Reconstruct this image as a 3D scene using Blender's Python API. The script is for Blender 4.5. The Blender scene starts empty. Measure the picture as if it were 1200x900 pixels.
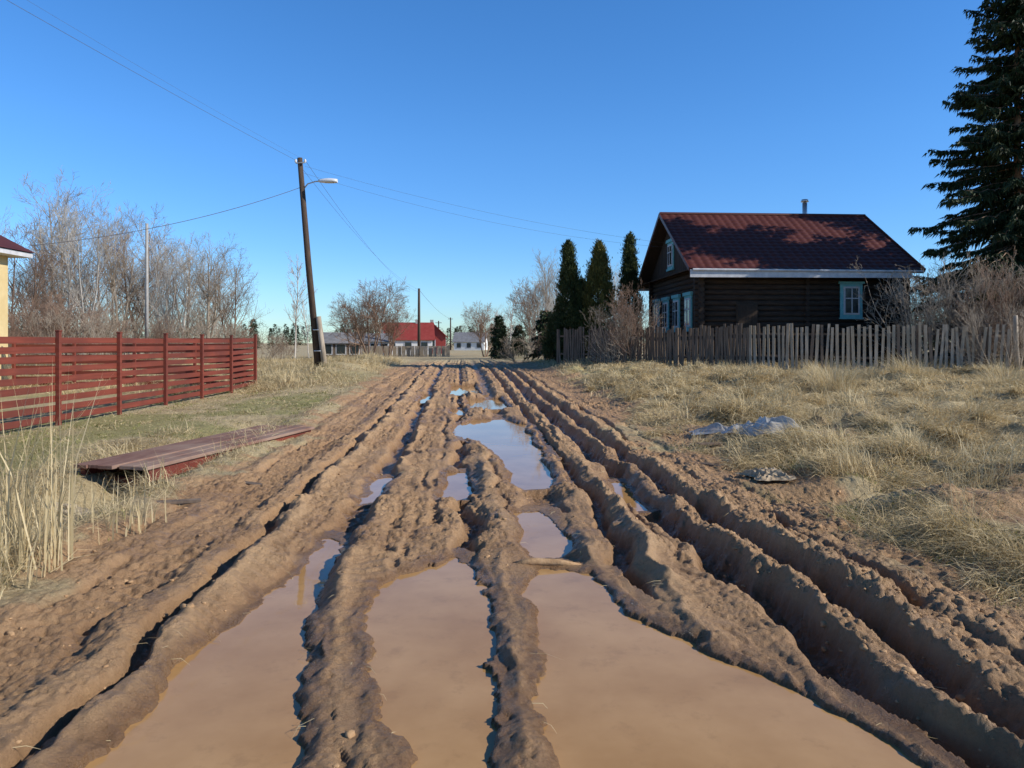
import bpy, math, random
import numpy as np
from mathutils import Vector
random.seed(7)
RNG=np.random.default_rng(7)
scene=bpy.context.scene
SL=0.0667   # road heading: x = u - SL*v
# ---------------------------------------------------------------- noise
def _h(i,j,s):
    n=(i*374761393+j*668265263+s*144269504)&0xffffffff
    n=((n^(n>>13))*1274126177)&0xffffffff
    n=n^(n>>16)
    return n/4294967296.0
def vn(x,y,s=0):
    x=np.asarray(x,float);y=np.asarray(y,float)
    i=np.floor(x).astype(np.int64);j=np.floor(y).astype(np.int64)
    fx=x-i;fy=y-j
    fx=fx*fx*(3-2*fx);fy=fy*fy*(3-2*fy)
    a=_h(i,j,s);b=_h(i+1,j,s);c=_h(i,j+1,s);d=_h(i+1,j+1,s)
    return (a+(b-a)*fx)*(1-fy)+(c+(d-c)*fx)*fy
def fbm(x,y,s=0,o=4):
    r=0;a=.5;t=0
    for k in range(o):
        r=r+a*vn(x*2**k+17.3*k,y*2**k-9.1*k,s+k);t+=a;a*=.5
    return r/t
def cell(x,y,s=0):
    i=np.floor(x).astype(np.int64);j=np.floor(y).astype(np.int64)
    best=np.full(np.shape(x),9.0)
    for a in (-1,0,1):
        for b in (-1,0,1):
            px=i+a+_h(i+a,j+b,s);py=j+b+_h(i+a,j+b,s+5)
            best=np.minimum(best,(px-x)**2+(py-y)**2)
    return np.sqrt(best)
def ss(a,b,x):
    t=np.clip((x-a)/(b-a),0,1);return t*t*(3-2*t)
def G(u,c,w): return np.exp(-((u-c)/w)**2)
def GP(u,c,w): return np.exp(-(np.abs(u-c)/w)**1.45)      # peaked ridge
def GF(u,c,w): return np.exp(-((u-c)/w)**4)               # steep sided, flat bottomed rut
def base(v): return .36*ss(12,38,v)-.3*ss(44,90,v)
# ---------------------------------------------------------------- puddles (u,v) outlines, level
PUD=[
 (-.055,[(-1.46,1.8),(-1.46,3.0),(-1.46,3.6),(-1.40,4.3),(-1.27,4.9),(-1.18,5.6),(-1.12,6.5),(-.98,6.4),(-.93,5.6),(-.88,4.9),(-.82,4.3),(-.76,3.7),(-.68,3.2),(-.70,2.6),(-.76,1.8)]),
 (-.075,[(-1.05,8.0),(-1.06,9.4),(-.88,9.5),(-.86,8.1)]),
 (-.030,[(-.22,1.8),(-.22,3.0),(-.32,3.3),(-.44,3.8),(-.59,4.5),(-.57,5.1),(-.36,5.5),(-.05,5.85),(.13,5.55),(.21,4.9),(.21,4.2),(.17,3.3),(.15,1.8)]),
 (-.036,[(.35,1.6),(.36,3.0),(.39,3.9),(.42,4.6),(.44,5.2),(.6,5.5),(.92,5.42),(1.0,4.9),(1.12,4.4),(1.38,4.0),(1.56,3.6),(1.70,3.2),(1.80,2.8),(1.9,1.6)]),
 (-.052,[(.55,5.8),(.5,6.4),(.52,7.4),(.78,7.5),(.88,6.6),(.88,5.95)]),
 (-.046,[(.6,8.5),(.6,10),(.5,11.3),(.25,12.6),(-.1,13.6),(-.1,15.0),(.3,16.3),(.9,16.6),(1.3,15.2),(1.2,13),(1.18,10.5),(1.08,8.7)]),
 (-.064,[(-.19,8.0),(-.2,9.8),(.1,9.9),(.12,8.2)]),
 (.01,[(.2,18.2),(.15,21.4),(1.1,21.8),(1.2,18.4)]),
 (.065,[(-.35,22.3),(-.35,27),(.5,27.4),(.6,22.5)]),
 (.02,[(-1.15,20),(-1.15,23),(-.88,23),(-.88,20)]),
 (-.12,[(1.78,7.8),(1.79,9.4),(1.95,9.4),(1.93,7.9)]),
 (-.03,[(-.2,17.2),(-.22,18.6),(.05,18.8),(.08,17.3)]),
]
def sdf(poly,u,v):
    P=np.array(poly);n=len(P)
    d=np.full(u.shape,1e9);ins=np.zeros(u.shape,bool)
    for k in range(n):
        a=P[k];b=P[(k+1)%n];e=b-a
        t=np.clip(((u-a[0])*e[0]+(v-a[1])*e[1])/(e@e),0,1)
        dd=(u-a[0]-t*e[0])**2+(v-a[1]-t*e[1])**2
        d=np.minimum(d,dd)
        c=((a[1]>v)!=(b[1]>v))
        if abs(e[1])>1e-9:
            xi=a[0]+(v-a[1])/e[1]*e[0]
            ins^=(c&(u<xi))
    d=np.sqrt(d)
    return np.where(ins,-d,d)
def ip(v,pts): return np.interp(v,[p[0] for p in pts],[p[1] for p in pts])
def T(u,v,fine=True,crest=False):
    u=np.asarray(u,float);v=np.asarray(v,float)
    m1=(vn(v*.7,v*0,11)-.5)*.16+(vn(v*2.1,v*0,12)-.5)*.05
    m2=(vn(v*.6,v*0,13)-.5)*.18+(vn(v*1.9,v*0,14)-.5)*.07
    m3=(vn(v*.5,v*0,15)-.5)*.14+(vn(v*2.3,v*0,16)-.5)*.05
    w2=(fbm(u*2.2,v*2.0,21,4)-.5)
    z=base(v)
    # edges of the churned mud
    eL=-2.95-.4*ss(14,25,v)+(fbm(v*.5,u*.3,31,4)-.5)*1.1
    eR=3.35+.9*ss(12,25,v)+(fbm(v*.5,u*.3,33,4)-.5)*2.2
    k=(fbm(u*3,v*3,35,4)-.5)*1.3
    mud=ss(-.25,.3,u-eL+k)*ss(-.3,.45,eR-u+k)
    far=ss(60,38,v); mud=mud*far
    bp_=ss(.47,.55,fbm(u*1.1,v*.9,37,5))*ss(8.5,4.6,u)*ss(3.0,3.4,u)*ss(26,12,v)
    mud=np.maximum(mud,bp_*.9)
    rd=ss(-3.3,-2.6,u)*ss(3.7,2.9,u)*ss(70,40,v)
    # ruts and ridges
    uu=u+w2*.22+(fbm(u*6,v*4,23,3)-.5)*.08
    amp=lambda s:np.clip((fbm(v*1.3+u*.4,u*.8,s*7+300,3)-.33)*3.4,.05,1.5)
    r=0
    c=-2.2+m1; L0=GF(uu,c,.24); r=r-.035*L0
    c0=-2.62+m1; r=r+.03*GP(uu,c0,.08)*amp(1)-.035*G(uu,-2.85+m1,.08)
    r=r+.025*GP(uu,-1.88+m1*.5,.08)*amp(2)
    r=r-.11*GF(uu,-1.69+m1*.4,.065)*np.minimum(1,.5+amp(12))
    r=r+.075*GP(uu,-1.53+m1*.4,.10)*np.minimum(1.1,.45+amp(3))
    cl=ip(v,[(2.5,-1.08),(4.3,-1.12),(5.8,-1.06),(8.6,-.97),(12,-.93),(18,-.98),(40,-.98)])
    wl_=ip(v,[(2.5,.36),(4.3,.27),(5.8,.17),(8.6,.13),(40,.13)])
    r=r-.12*GF(uu,cl,wl_)
    r=r+.045*GP(uu,cl+wl_+.07,.07)*amp(4)
    cm=ip(v,[(2.5,0),(4.5,-.1),(5.6,.02),(7,.05),(9,-.03),(40,-.05)])+m2*.4
    r=r-.12*GF(uu,cm,.085)*ss(5,6,v)
    r=r-.045*GF(uu,-.28,.045)*ss(6,7,v)*amp(13)
    r=r+.035*GP(uu,.28+m2*.15,.05)*amp(5)
    r=r+.04*GP(uu,.33+m2*.3,.12)*ss(5.5,7,v)*amp(6)
    r=r-.04*GF(uu,.45+m2*.5,.035)*ss(6.5,7.5,v)*amp(14)
    c1=ip(v,[(5,.7),(6,.67),(9,.86),(14.7,.82),(40,.75)])
    r=r-.10*GF(uu,c1,.19)
    r=r+.055*GP(uu,c1+.32+m3*.3,.07)*amp(7)*ss(5,6,v)
    c2=ip(v,[(3,1.25),(5,1.17),(7.6,1.32),(12,1.45),(40,1.4)])+m3*.7
    r=r-.13*GF(uu,c2,.075)*ss(4.4,5.4,v)
    r=r+.075*GP(uu,c2+.20,.075)*np.minimum(1.2,.3+amp(8))*ss(3.8,4.8,v)
    c3=1.92+m2*.45-.05*ss(5,3,v)+.16*ss(3.6,2.5,v)
    r=r-.19*GF(uu,c3,.135)
    r=r+.05*GP(uu,c3+.21,.055)*amp(9)
    c4=2.36+m2*.4
    r=r-.15*GF(uu,c4,.105)
    r=r+.06*GP(uu,c4+.20,.09)*np.minimum(1.2,.3+amp(10))
    r=r+.03*GP(uu,2.9+m1,.16)*amp(17)-.06*GF(uu,2.80+m1,.045)*amp(18)
    r=r-.04*GF(uu,3.15+m1,.06)*amp(19)
    for (cc,ww,dd,sd_) in [(-.62,.05,.025,20),(-.45,.04,.02,21),(-2.05,.05,.03,22),(1.62,.04,.03,24),(.12,.035,.02,25),(-1.28,.04,.03,26),(-2.45,.05,.03,27)]:
        r=r-dd*GF(uu,cc+m3*.8,ww)*amp(sd_)
    z=z+r*rd
    z=z+(fbm(u*1.3,v*1.3,41,3)-.5)*.07*rd
    # left verge
    z=z-base(v)*ss(5.0,7.0,-u)*ss(46,34,v)
    z=z-.42*G(u,-3.95+.3*(vn(v*.4,v*0,43)-.5),.42)*ss(17,13,v)*ss(2,4,v)
    z=z+.07*G(u,-3.25,.3)*ss(30,20,v)
    lm=ss(3.3,5.5,-u)*ss(24,33,v)*ss(70,45,v)
    z=z+lm*(.1+.5*fbm(u*.45,v*.45,45,3)*G(u,-5,3.5))
    # right verge
    rm=ss(3.2,6,u)
    z=z+rm*(.06+.10*ss(14,28,v)*ss(90,50,v))
    hum=fbm(u*.8,v*.7,47,4)
    near=ss(60,22,v)*ss(40,20,u)
    z=z+rm*near*(hum-.47)*.6+.09*ss(3.5,4.3,u+k*.3)*near
    hm2=fbm(u*1.7,v*1.5,48,3)
    z=z+ss(3.6,5,u)*near*ss(.45,.8,hm2)*.15-ss(3.8,5,u)*near*ss(.42,.2,hm2)*.2
    for (a,b,ra,rb,hh) in [(6.5,10.6,1.1,.5,-.45),(4.5,7.9,.9,.33,-.24),(7.0,8.6,.9,.4,-.28),(4.9,6.9,.8,.4,.10),(7.0,12.8,1.0,.8,.14),(5.2,12.9,.7,.35,-.15),(8.6,11.8,1.0,.4,-.25),(6.2,15.5,1.2,.5,-.2)]:
        z=z+hh*np.exp(-(((u-a)/ra)**2+((v-b)/rb)**2)**1.3)
    z=z+(fbm(u*.01,v*.01,51,3)-.5)*3*ss(150,600,np.hypot(u,v))
    wet=np.clip(-r*8-.1,0,1)*rd
    wet=np.maximum(wet,.4*ss(.52,.64,fbm(u*2,v*1.1,52,4))*rd)
    wet=np.maximum(wet,.7*bp_*ss(3.4,4,u)*ss(.55,.35,hm2))
    if fine:
        wx=(fbm(u*5,v*5,60,2)-.5)*.35;wy=(fbm(u*5+9,v*5,62,2)-.5)*.35
        f1=fbm(u*9,v*9,61,4)-.5
        rg_=.5-np.abs(fbm(u*6.5+wx,v*6.5+wy,64,4)-.5)*2.2
        c1_=cell(u*8+wx*3,v*9+wy*3,63);c2_=cell(u*19+wx*4,v*17,65);c3_=cell(u*40,v*36,66)
        ck=ss(.55,.3,c1_)*(vn(u*8,v*8,68)>.35);ck2=ss(.55,.3,c2_);ck3=ss(.6,.2,c3_)
        rough=.25+1.1*fbm(u*1.5,v*1.2,67,3)*ss(.38,.6,fbm(u*1.1,v*.8,69,3))
        rough=rough+.5*ss(1.4,2.2,u)+.25*ss(-1.6,-2.4,u)
        z=z+mud*rough*(f1*.036+rg_*.024+ck*.012+ck2*.010+ck3*.0050)
        z=z+mud*(fbm(uu*13,v*1.6,70,3)-.5)*.024
        # lug prints
        ph=v/.17+np.abs(u-(-2.2+m1))*3.2
        t=np.clip(np.sin(2*np.pi*ph+w2*6)*1.6,-1,1)
        z=z+L0*rd*t*.013*ss(.3,.6,fbm(u*.9,v*.9,401,2))
        ph=v/.13+np.abs(u-2.62)*2.5
        z=z+G(uu,2.66+m2*.4,.13)*rd*np.clip(np.sin(2*np.pi*ph+w2*5)*1.5,-1,1)*.013
        ph=v/.15-np.abs(u+.85)*3
        z=z+G(uu,-.55,.18)*ss(4,5.5,v)*rd*np.clip(np.sin(2*np.pi*ph+w2*5)*1.5,-1,1)*.008
        ph=v/.12+u*3
        z=z+G(uu,-1.42,.12)*rd*np.clip(np.sin(2*np.pi*ph+w2*5)*1.5,-1,1)*.010
        ph=v/.14+u*3
        z=z+G(uu,.42,.12)*ss(5.5,7,v)*rd*np.clip(np.sin(2*np.pi*ph+w2*5)*1.5,-1,1)*.009
        ph=v/.13-u*2
        z=z+G(uu,1.55,.14)*ss(5.5,7,v)*rd*np.clip(np.sin(2*np.pi*ph+w2*5)*1.5,-1,1)*.010
        z=z+(1-mud)*((fbm(u*6,v*6,71,3)-.5)*.06+ck2*.008)*ss(70,30,v)
    W=np.full(u.shape,9.0);WL=np.zeros(u.shape)
    for lvl,poly in PUD:
        P=np.array(poly);lo=P.min(0)-.7;hi=P.max(0)+.7
        q=(u>lo[0])&(u<hi[0])&(v>lo[1])&(v<hi[1])
        if not q.any(): continue
        uq=u[q];vq=v[q]
        s=sdf(poly,uq,vq)+(fbm(uq*3,vq*2,81,3)-.5)*.18+(fbm(uq*12,vq*10,83,3)-.5)*.10
        zq=z[q]
        zi=np.minimum(zq,lvl+np.maximum(s*.35,-.09)-.002)
        zo=np.maximum(zq,lvl+.003+np.clip(s,0,.2)*.13)
        zo=np.where(s<.2,zo,zq)
        cap=lvl+.005+np.maximum(s,0)*.5+(zq-lvl)*.2*ss(0,.12,s)
        zo=np.where((s<.2)&(zo>cap),zo*.3+cap*.7,zo)
        z[q]=np.where(s<0,zi,zo)
        W[q]=np.minimum(W[q],s);WL[q]=np.where(s<.15,lvl,WL[q])
    wet=np.maximum(wet,ss(.17,.0,W))
    if crest: return z,mud,wet,W,WL,np.clip(r*rd*16,0,1)
    return z,mud,wet,W,WL
def XY(u,v): return u-SL*v,v
def gz(x,y):
    v=np.atleast_1d(np.asarray(y,float));u=np.atleast_1d(np.asarray(x,float))+SL*v
    return T(u,v,False)[0]
def gz1(x,y): return float(gz(x,y)[0])
# ---------------------------------------------------------------- mesh helpers
def mesh_np(name,V,F,mat=None,parent=None,smooth=False,attrs=None,loc=(0,0,0)):
    V=np.ascontiguousarray(V,dtype=np.float32);F=np.ascontiguousarray(F,dtype=np.int32)
    me=bpy.data.meshes.new(name)
    me.vertices.add(len(V));me.vertices.foreach_set('co',V.ravel())
    k=F.shape[1];me.loops.add(F.size);me.loops.foreach_set('vertex_index',F.ravel())
    me.polygons.add(len(F));me.polygons.foreach_set('loop_start',np.arange(0,F.size,k,dtype=np.int32))
    me.polygons.foreach_set('loop_total',np.full(len(F),k,dtype=np.int32))
    if smooth: me.polygons.foreach_set('use_smooth',np.ones(len(F),dtype=bool))
    me.update(calc_edges=True)
    if attrs:
        for an,av in attrs.items():
            a=me.attributes.new(an,'FLOAT','POINT');a.data.foreach_set('value',np.ascontiguousarray(av,dtype=np.float32))
    if mat: me.materials.append(mat)
    ob=bpy.data.objects.new(name,me);scene.collection.objects.link(ob);ob.location=loc
    if parent: ob.parent=parent
    return ob
class MB:
    def __init__(s): s.v=[];s.f=[]
    def box(s,c,d,rz=0,rx=0,ry=0):
        c=Vector(c);o=len(s.v)
        from mathutils import Euler
        R=Euler((rx,ry,rz)).to_matrix()
        for X in(-.5,.5):
            for Y in(-.5,.5):
                for Z in(-.5,.5): s.v.append(c+R@Vector((X*d[0],Y*d[1],Z*d[2])))
        for q in[(0,1,3,2),(4,6,7,5),(0,4,5,1),(2,3,7,6),(0,2,6,4),(1,5,7,3)]: s.f.append([o+i for i in q])
    def beam(s,a,b,w,h):
        a=Vector(a);b=Vector(b);d=(b-a).normalized()
        up=Vector((0,0,1)) if abs(d.z)<.95 else Vector((0,1,0))
        x=d.cross(up).normalized();y=x.cross(d).normalized();o=len(s.v)
        for p in(a,b):
            for i,j in((-1,-1),(1,-1),(1,1),(-1,1)): s.v.append(p+x*w*.5*i+y*h*.5*j)
        s.f+= [[o,o+1,o+2,o+3],[o+7,o+6,o+5,o+4]]
        for i in range(4):
            j=(i+1)%4;s.f.append([o+i,o+4+i,o+4+j,o+j])
    def tube(s,pts,rad,n=8,cap=True):
        o=len(s.v);m=len(pts);pts=[Vector(p) for p in pts]
        for i,p in enumerate(pts):
            d=(pts[min(i+1,m-1)]-pts[max(i-1,0)]).normalized()
            up=Vector((0,0,1)) if abs(d.z)<.9 else Vector((0,1,0))
            x=d.cross(up).normalized();y=x.cross(d)
            r=rad[i] if hasattr(rad,'__len__') else rad
            for k in range(n):
                a=2*math.pi*k/n;s.v.append(p+x*r*math.cos(a)+y*r*math.sin(a))
        for i in range(m-1):
            for k in range(n):
                k2=(k+1)%n;s.f.append([o+i*n+k,o+i*n+k2,o+(i+1)*n+k2,o+(i+1)*n+k])
        if cap:
            s.f.append([o+k for k in range(n)][::-1]);s.f.append([o+(m-1)*n+k for k in range(n)])
    def poly(s,pts):
        o=len(s.v);s.v+= [Vector(p) for p in pts];s.f.append(list(range(o,o+len(pts))))
    def obj(s,name,mat,parent=None,smooth=False,bevel=0,loc=(0,0,0)):
        me=bpy.data.meshes.new(name);me.from_pydata([tuple(v) for v in s.v],[],s.f);me.update()
        me.materials.append(mat)
        if smooth:
            for p in me.polygons: p.use_smooth=len(p.vertices)==4
        ob=bpy.data.objects.new(name,me);scene.collection.objects.link(ob);ob.location=loc
        if bevel:
            b=ob.modifiers.new('b','BEVEL');b.width=bevel;b.segments=1
        if parent: ob.parent=parent
        return ob
def empty(name,loc=(0,0,0),rz=0):
    e=bpy.data.objects.new(name,None);scene.collection.objects.link(e);e.location=loc;e.rotation_euler=(0,0,rz);e.empty_display_size=.3
    return e
# ---------------------------------------------------------------- materials
def newmat(name):
    m=bpy.data.materials.new(name);m.use_nodes=True;nt=m.node_tree
    return m,nt,nt.nodes['Principled BSDF']
def N(nt,t,**k):
    n=nt.nodes.new(t)
    for a,b in k.items(): setattr(n,a,b)
    return n
def noise(nt,co,scale,detail=5,rough=.6,mp=None):
    n=N(nt,'ShaderNodeTexNoise');n.inputs['Scale'].default_value=scale;n.inputs['Detail'].default_value=detail;n.inputs['Roughness'].default_value=rough
    nt.links.new(co,n.inputs['Vector']);return n.outputs['Fac']
def mix(nt,f,a,b,bt='MIX'):
    n=N(nt,'ShaderNodeMix',data_type='RGBA',blend_type=bt)
    if hasattr(f,'links'): nt.links.new(f,n.inputs[0])
    else: n.inputs[0].default_value=f
    for i,x in((6,a),(7,b)):
        if hasattr(x,'links'): nt.links.new(x,n.inputs[i])
        else: n.inputs[i].default_value=(*x,1)
    return n.outputs[2]
def rng_(nt,x,a,b,c=0,d=1):
    n=N(nt,'ShaderNodeMapRange');nt.links.new(x,n.inputs[0])
    for i,q in enumerate((a,b,c,d)): n.inputs[i+1].default_value=q
    return n.outputs[0]
def simple(name,c1,c2,scale=5,rough=.85,bump=.3,bd=.01,st=(1,1,1),spec=.3,c3=None):
    m,nt,b=newmat(name)
    tc=N(nt,'ShaderNodeTexCoord');mp=N(nt,'ShaderNodeMapping');mp.inputs['Scale'].default_value=st
    nt.links.new(tc.outputs['Object'],mp.inputs['Vector'])
    f=noise(nt,mp.outputs[0],scale,6,.65)
    col=mix(nt,rng_(nt,f,.32,.68),c1,c2)
    if c3:
        f2=noise(nt,tc.outputs['Object'],scale*.23,3)
        col=mix(nt,rng_(nt,f2,.45,.65,0,.8),col,c3)
    nt.links.new(col,b.inputs['Base Color'])
    b.inputs['Roughness'].default_value=rough;b.inputs['Specular IOR Level'].default_value=spec
    if bump:
        bp=N(nt,'ShaderNodeBump');bp.inputs['Strength'].default_value=bump;bp.inputs['Distance'].default_value=bd
        nt.links.new(noise(nt,mp.outputs[0],scale*2.5,6),bp.inputs['Height']);nt.links.new(bp.outputs[0],b.inputs['Normal'])
    return m
def blade_mat(name,cols,rough=.7,transl=0):
    m,nt,b=newmat(name)
    a=N(nt,'ShaderNodeAttribute',attribute_name='rnd')
    cr=N(nt,'ShaderNodeValToRGB');cr.color_ramp.elements[0].color=(*cols[0],1);cr.color_ramp.elements[1].color=(*cols[-1],1)
    for i,c in enumerate(cols[1:-1]):
        e=cr.color_ramp.elements.new((i+1)/(len(cols)-1));e.color=(*c,1)
    nt.links.new(a.outputs['Fac'],cr.inputs[0])
    nt.links.new(cr.outputs[0],b.inputs['Base Color']);b.inputs['Roughness'].default_value=rough;b.inputs['Specular IOR Level'].default_value=.2
    if transl:
        t=N(nt,'ShaderNodeBsdfTranslucent');nt.links.new(cr.outputs[0],t.inputs[0])
        mx=N(nt,'ShaderNodeMixShader');mx.inputs[0].default_value=transl
        out=nt.nodes['Material Output']
        nt.links.new(b.outputs[0],mx.inputs[1]);nt.links.new(t.outputs[0],mx.inputs[2]);nt.links.new(mx.outputs[0],out.inputs[0])
    return m
# ground
gm,nt,b=newmat('ground_mud_and_grass')
tc=N(nt,'ShaderNodeTexCoord');co=tc.outputs['Object']
am=N(nt,'ShaderNodeAttribute',attribute_name='mud').outputs['Fac']
aw=N(nt,'ShaderNodeAttribute',attribute_name='wet').outputs['Fac']
ag=N(nt,'ShaderNodeAttribute',attribute_name='green').outputs['Fac']
ac=N(nt,'ShaderNodeAttribute',attribute_name='crest').outputs['Fac']
n1=noise(nt,co,3,7,.65);n2=noise(nt,co,26,8,.75);n3=noise(nt,co,.8,4)
mc=mix(nt,rng_(nt,n2,.3,.7),(.32,.180,.087),(.60,.385,.205))
mc=mix(nt,rng_(nt,n1,.42,.62),mc,(.45,.275,.142))
mc=mix(nt,rng_(nt,n3,.45,.65,0,.5),mc,(.34,.195,.098))
mc=mix(nt,rng_(nt,ac,0,1,0,.4),mc,(.62,.42,.235))
mc=mix(nt,rng_(nt,aw,0,1,0,.75),mc,(.19,.10,.046))
g1=noise(nt,co,6,8,.75);g2=noise(nt,co,.7,4)
mpg=N(nt,'ShaderNodeMapping');mpg.inputs['Scale'].default_value=(1,.35,1);nt.links.new(co,mpg.inputs[0])
g3=noise(nt,mpg.outputs[0],40,6,.7)
gc=mix(nt,rng_(nt,g1,.3,.7),(.22,.155,.08),(.56,.45,.25))
gc=mix(nt,rng_(nt,g3,.35,.65,0,.6),gc,(.66,.54,.31))
gc=mix(nt,rng_(nt,g2,.5,.66,0,.5),gc,(.27,.195,.11))
gg=mix(nt,rng_(nt,g3,.3,.7),(.13,.14,.035),(.32,.31,.10))
gc=mix(nt,ag,gc,gg)
col=mix(nt,am,gc,mc)
nt.links.new(col,b.inputs['Base Color'])
wetr=N(nt,'ShaderNodeMath',operation='MULTIPLY');nt.links.new(am,wetr.inputs[0]);nt.links.new(rng_(nt,n1,.45,.65,0,.28),wetr.inputs[1])
rs=N(nt,'ShaderNodeMath',operation='SUBTRACT');nt.links.new(rng_(nt,aw,.1,.9,.85,.42),rs.inputs[0]);nt.links.new(wetr.outputs[0],rs.inputs[1])
nt.links.new(rs.outputs[0],b.inputs['Roughness']);b.inputs['Specular IOR Level'].default_value=.4
bp=N(nt,'ShaderNodeBump');bp.inputs['Strength'].default_value=.9;bp.inputs['Distance'].default_value=.02
nb=noise(nt,co,50,9,.78);nt.links.new(nb,bp.inputs['Height'])
bp2=N(nt,'ShaderNodeBump');bp2.inputs['Strength'].default_value=.8;bp2.inputs['Distance'].default_value=.05
nt.links.new(noise(nt,co,15,7,.7),bp2.inputs['Height']);nt.links.new(bp.outputs[0],bp2.inputs['Normal']);nt.links.new(bp2.outputs[0],b.inputs['Normal'])
# water
wm,nt,b=newmat('muddy_water')
tc=N(nt,'ShaderNodeTexCoord');co=tc.outputs['Object']
wc=mix(nt,rng_(nt,noise(nt,co,1.3,5,.6),.35,.65),(.39,.215,.080),(.50,.295,.125))
wc=mix(nt,rng_(nt,noise(nt,co,5,9,.74),.54,.70,0,.5),wc,(.28,.155,.06))
nt.links.new(wc,b.inputs['Base Color']);b.inputs['Roughness'].default_value=.02;b.inputs['IOR'].default_value=1.33;b.inputs['Specular IOR Level'].default_value=.45
bp=N(nt,'ShaderNodeBump');bp.inputs['Strength'].default_value=.1;bp.inputs['Distance'].default_value=.004
nt.links.new(noise(nt,co,7,2),bp.inputs['Height']);nt.links.new(bp.outputs[0],b.inputs['Normal'])
M_clod=simple('mud_clod',(.30,.175,.085),(.52,.335,.18),20,.85,.6,.01)
M_red=simple('red_brown_paint',(.155,.034,.021),(.225,.054,.033),3,.65,.2,.004,(1,.3,6),c3=(.12,.034,.024))
M_deck=simple('worn_red_boards',(.16,.075,.055),(.28,.165,.12),4,.85,.4,.006,(.6,5,3),c3=(.34,.24,.18))
M_gray=simple('weathered_wood',(.24,.195,.145),(.50,.42,.33),3,.9,.5,.006,(4,4,.5),c3=(.32,.25,.17))
M_gray2=simple('dark_weathered_wood',(.09,.065,.05),(.22,.165,.12),3,.9,.5,.006,(4,4,.5))
M_log=simple('old_logs',(.022,.014,.010),(.065,.043,.029),3,.85,.6,.01,(.5,3,3))
M_board=simple('dark_boards',(.03,.019,.013),(.065,.043,.028),4,.85,.4,.005,(4,4,.6))
M_roof=simple('metal_tile_maroon',(.075,.020,.015),(.105,.029,.020),1.2,.5,.05,.003,spec=.4)
M_trim=simple('faded_white_trim',(.42,.42,.44),(.62,.62,.62),4,.7,.2,.003)
M_teal=simple('teal_paint',(.12,.36,.38),(.20,.48,.48),8,.7,.2,.003)
M_pole=simple('creosote_pole',(.045,.03,.022),(.11,.075,.052),6,.85,.5,.01,(4,4,.3))
M_conc=simple('concrete_grey',(.30,.29,.27),(.42,.40,.37),8,.9,.3,.005)
M_metal=simple('zinc_metal',(.45,.46,.47),(.6,.61,.62),4,.35,.05,.002);M_metal.node_tree.nodes['Principled BSDF'].inputs['Metallic'].default_value=.7
M_lamp=simple('lamp_housing',(.62,.64,.66),(.75,.76,.78),5,.4,0)
M_wire=simple('cable',(.10,.10,.11),(.16,.16,.17),5,.6,0)
M_yel=simple('ochre_plaster',(.56,.42,.20),(.64,.50,.26),2,.85,.15,.004)
M_white=simple('whitewash',(.6,.6,.58),(.74,.73,.7),2,.85,.2,.004)
M_redroof=simple('red_sheet_roof',(.24,.035,.03),(.31,.06,.05),2,.55,.1,.003)
M_greyroof=simple('slate_roof',(.16,.16,.17),(.25,.25,.26),2,.8,.3,.01)
M_bark=simple('bark_grey_brown',(.24,.19,.14),(.48,.40,.31),3,.9,.4,.01)
M_bark2=simple('bark_reddish',(.17,.11,.075),(.36,.24,.17),3,.9,.4,.01)
M_birch=simple('bark_pale',(.38,.34,.29),(.60,.56,.50),3,.9,.3,.01)
M_straw=blade_mat('dry_grass',[(.30,.21,.10),(.58,.45,.24),(.74,.61,.37),(.42,.33,.17),(.84,.73,.50)],.6,.3)
M_green=blade_mat('new_grass',[(.10,.13,.03),(.22,.24,.06),(.42,.38,.15)],.65,.25)
M_spr=blade_mat('spruce_needles',[(.014,.025,.011),(.028,.045,.018),(.05,.07,.026)],.6)
M_thu=blade_mat('thuja_foliage',[(.018,.03,.010),(.045,.06,.018),(.10,.11,.035)],.6)
M_thu2=blade_mat('thuja_foliage_olive',[(.035,.042,.012),(.12,.115,.03),(.25,.21,.06)],.6)
M_for=blade_mat('forest_foliage',[(.022,.034,.018),(.05,.06,.03),(.13,.11,.075)],.8)
gl,nt,b=newmat('window_glass');b.inputs['Base Color'].default_value=(.02,.03,.035,1);b.inputs['Roughness'].default_value=.08
# ---------------------------------------------------------------- ground
def axis_u():
    c=np.arange(-3.5,4.3,.0115)
    def side(start,sgn):
        o=[];s=.0115;x=start
        while abs(x)<3000:
            s*=1.022 if s<.2 else (1.0 if abs(x)<24 else 1.12)
            x+=sgn*s;o.append(x)
        return o
    return np.array(side(-3.5,-1)[::-1]+list(c)+side(c[-1],1))
def axis_v():
    o=[2.3]
    while o[-1]<3500:
        v=o[-1];o.append(v+(.0037*v if v<50 else (v*.03)))
    lo=[];v=2.3;s=.015
    while v>-300:
        s*=1.05;v-=s;lo.append(v)
    return np.array(lo[::-1]+o)
AU=axis_u();AV=axis_v()
U,Vv=np.meshgrid(AU,AV)
nu,nv=len(AU),len(AV)
uf=U.ravel();vf=Vv.ravel()
Z,MUD,WET,W,WL,CR=T(uf,vf,True,True)
gr=ss(.45,.60,fbm(uf*.6,vf*.5,91,4))
green=gr*(1.0*G(uf,4.3,1.2)*ss(12,7,vf)+.65*ss(-3.2,-3.6,uf)*ss(40,20,vf)*ss(-20,-9,uf)+.4*G(uf,5,1.8))
green=np.clip(green,0,1)
X=uf-SL*vf
idx=np.arange(nu*nv).reshape(nv,nu)
F=np.stack([idx[:-1,:-1].ravel(),idx[:-1,1:].ravel(),idx[1:,1:].ravel(),idx[1:,:-1].ravel()],1)
mesh_np('ground',np.stack([X,vf,Z],1),F,gm,smooth=True,attrs={'mud':MUD,'wet':WET,'green':green,'crest':CR})
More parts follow.
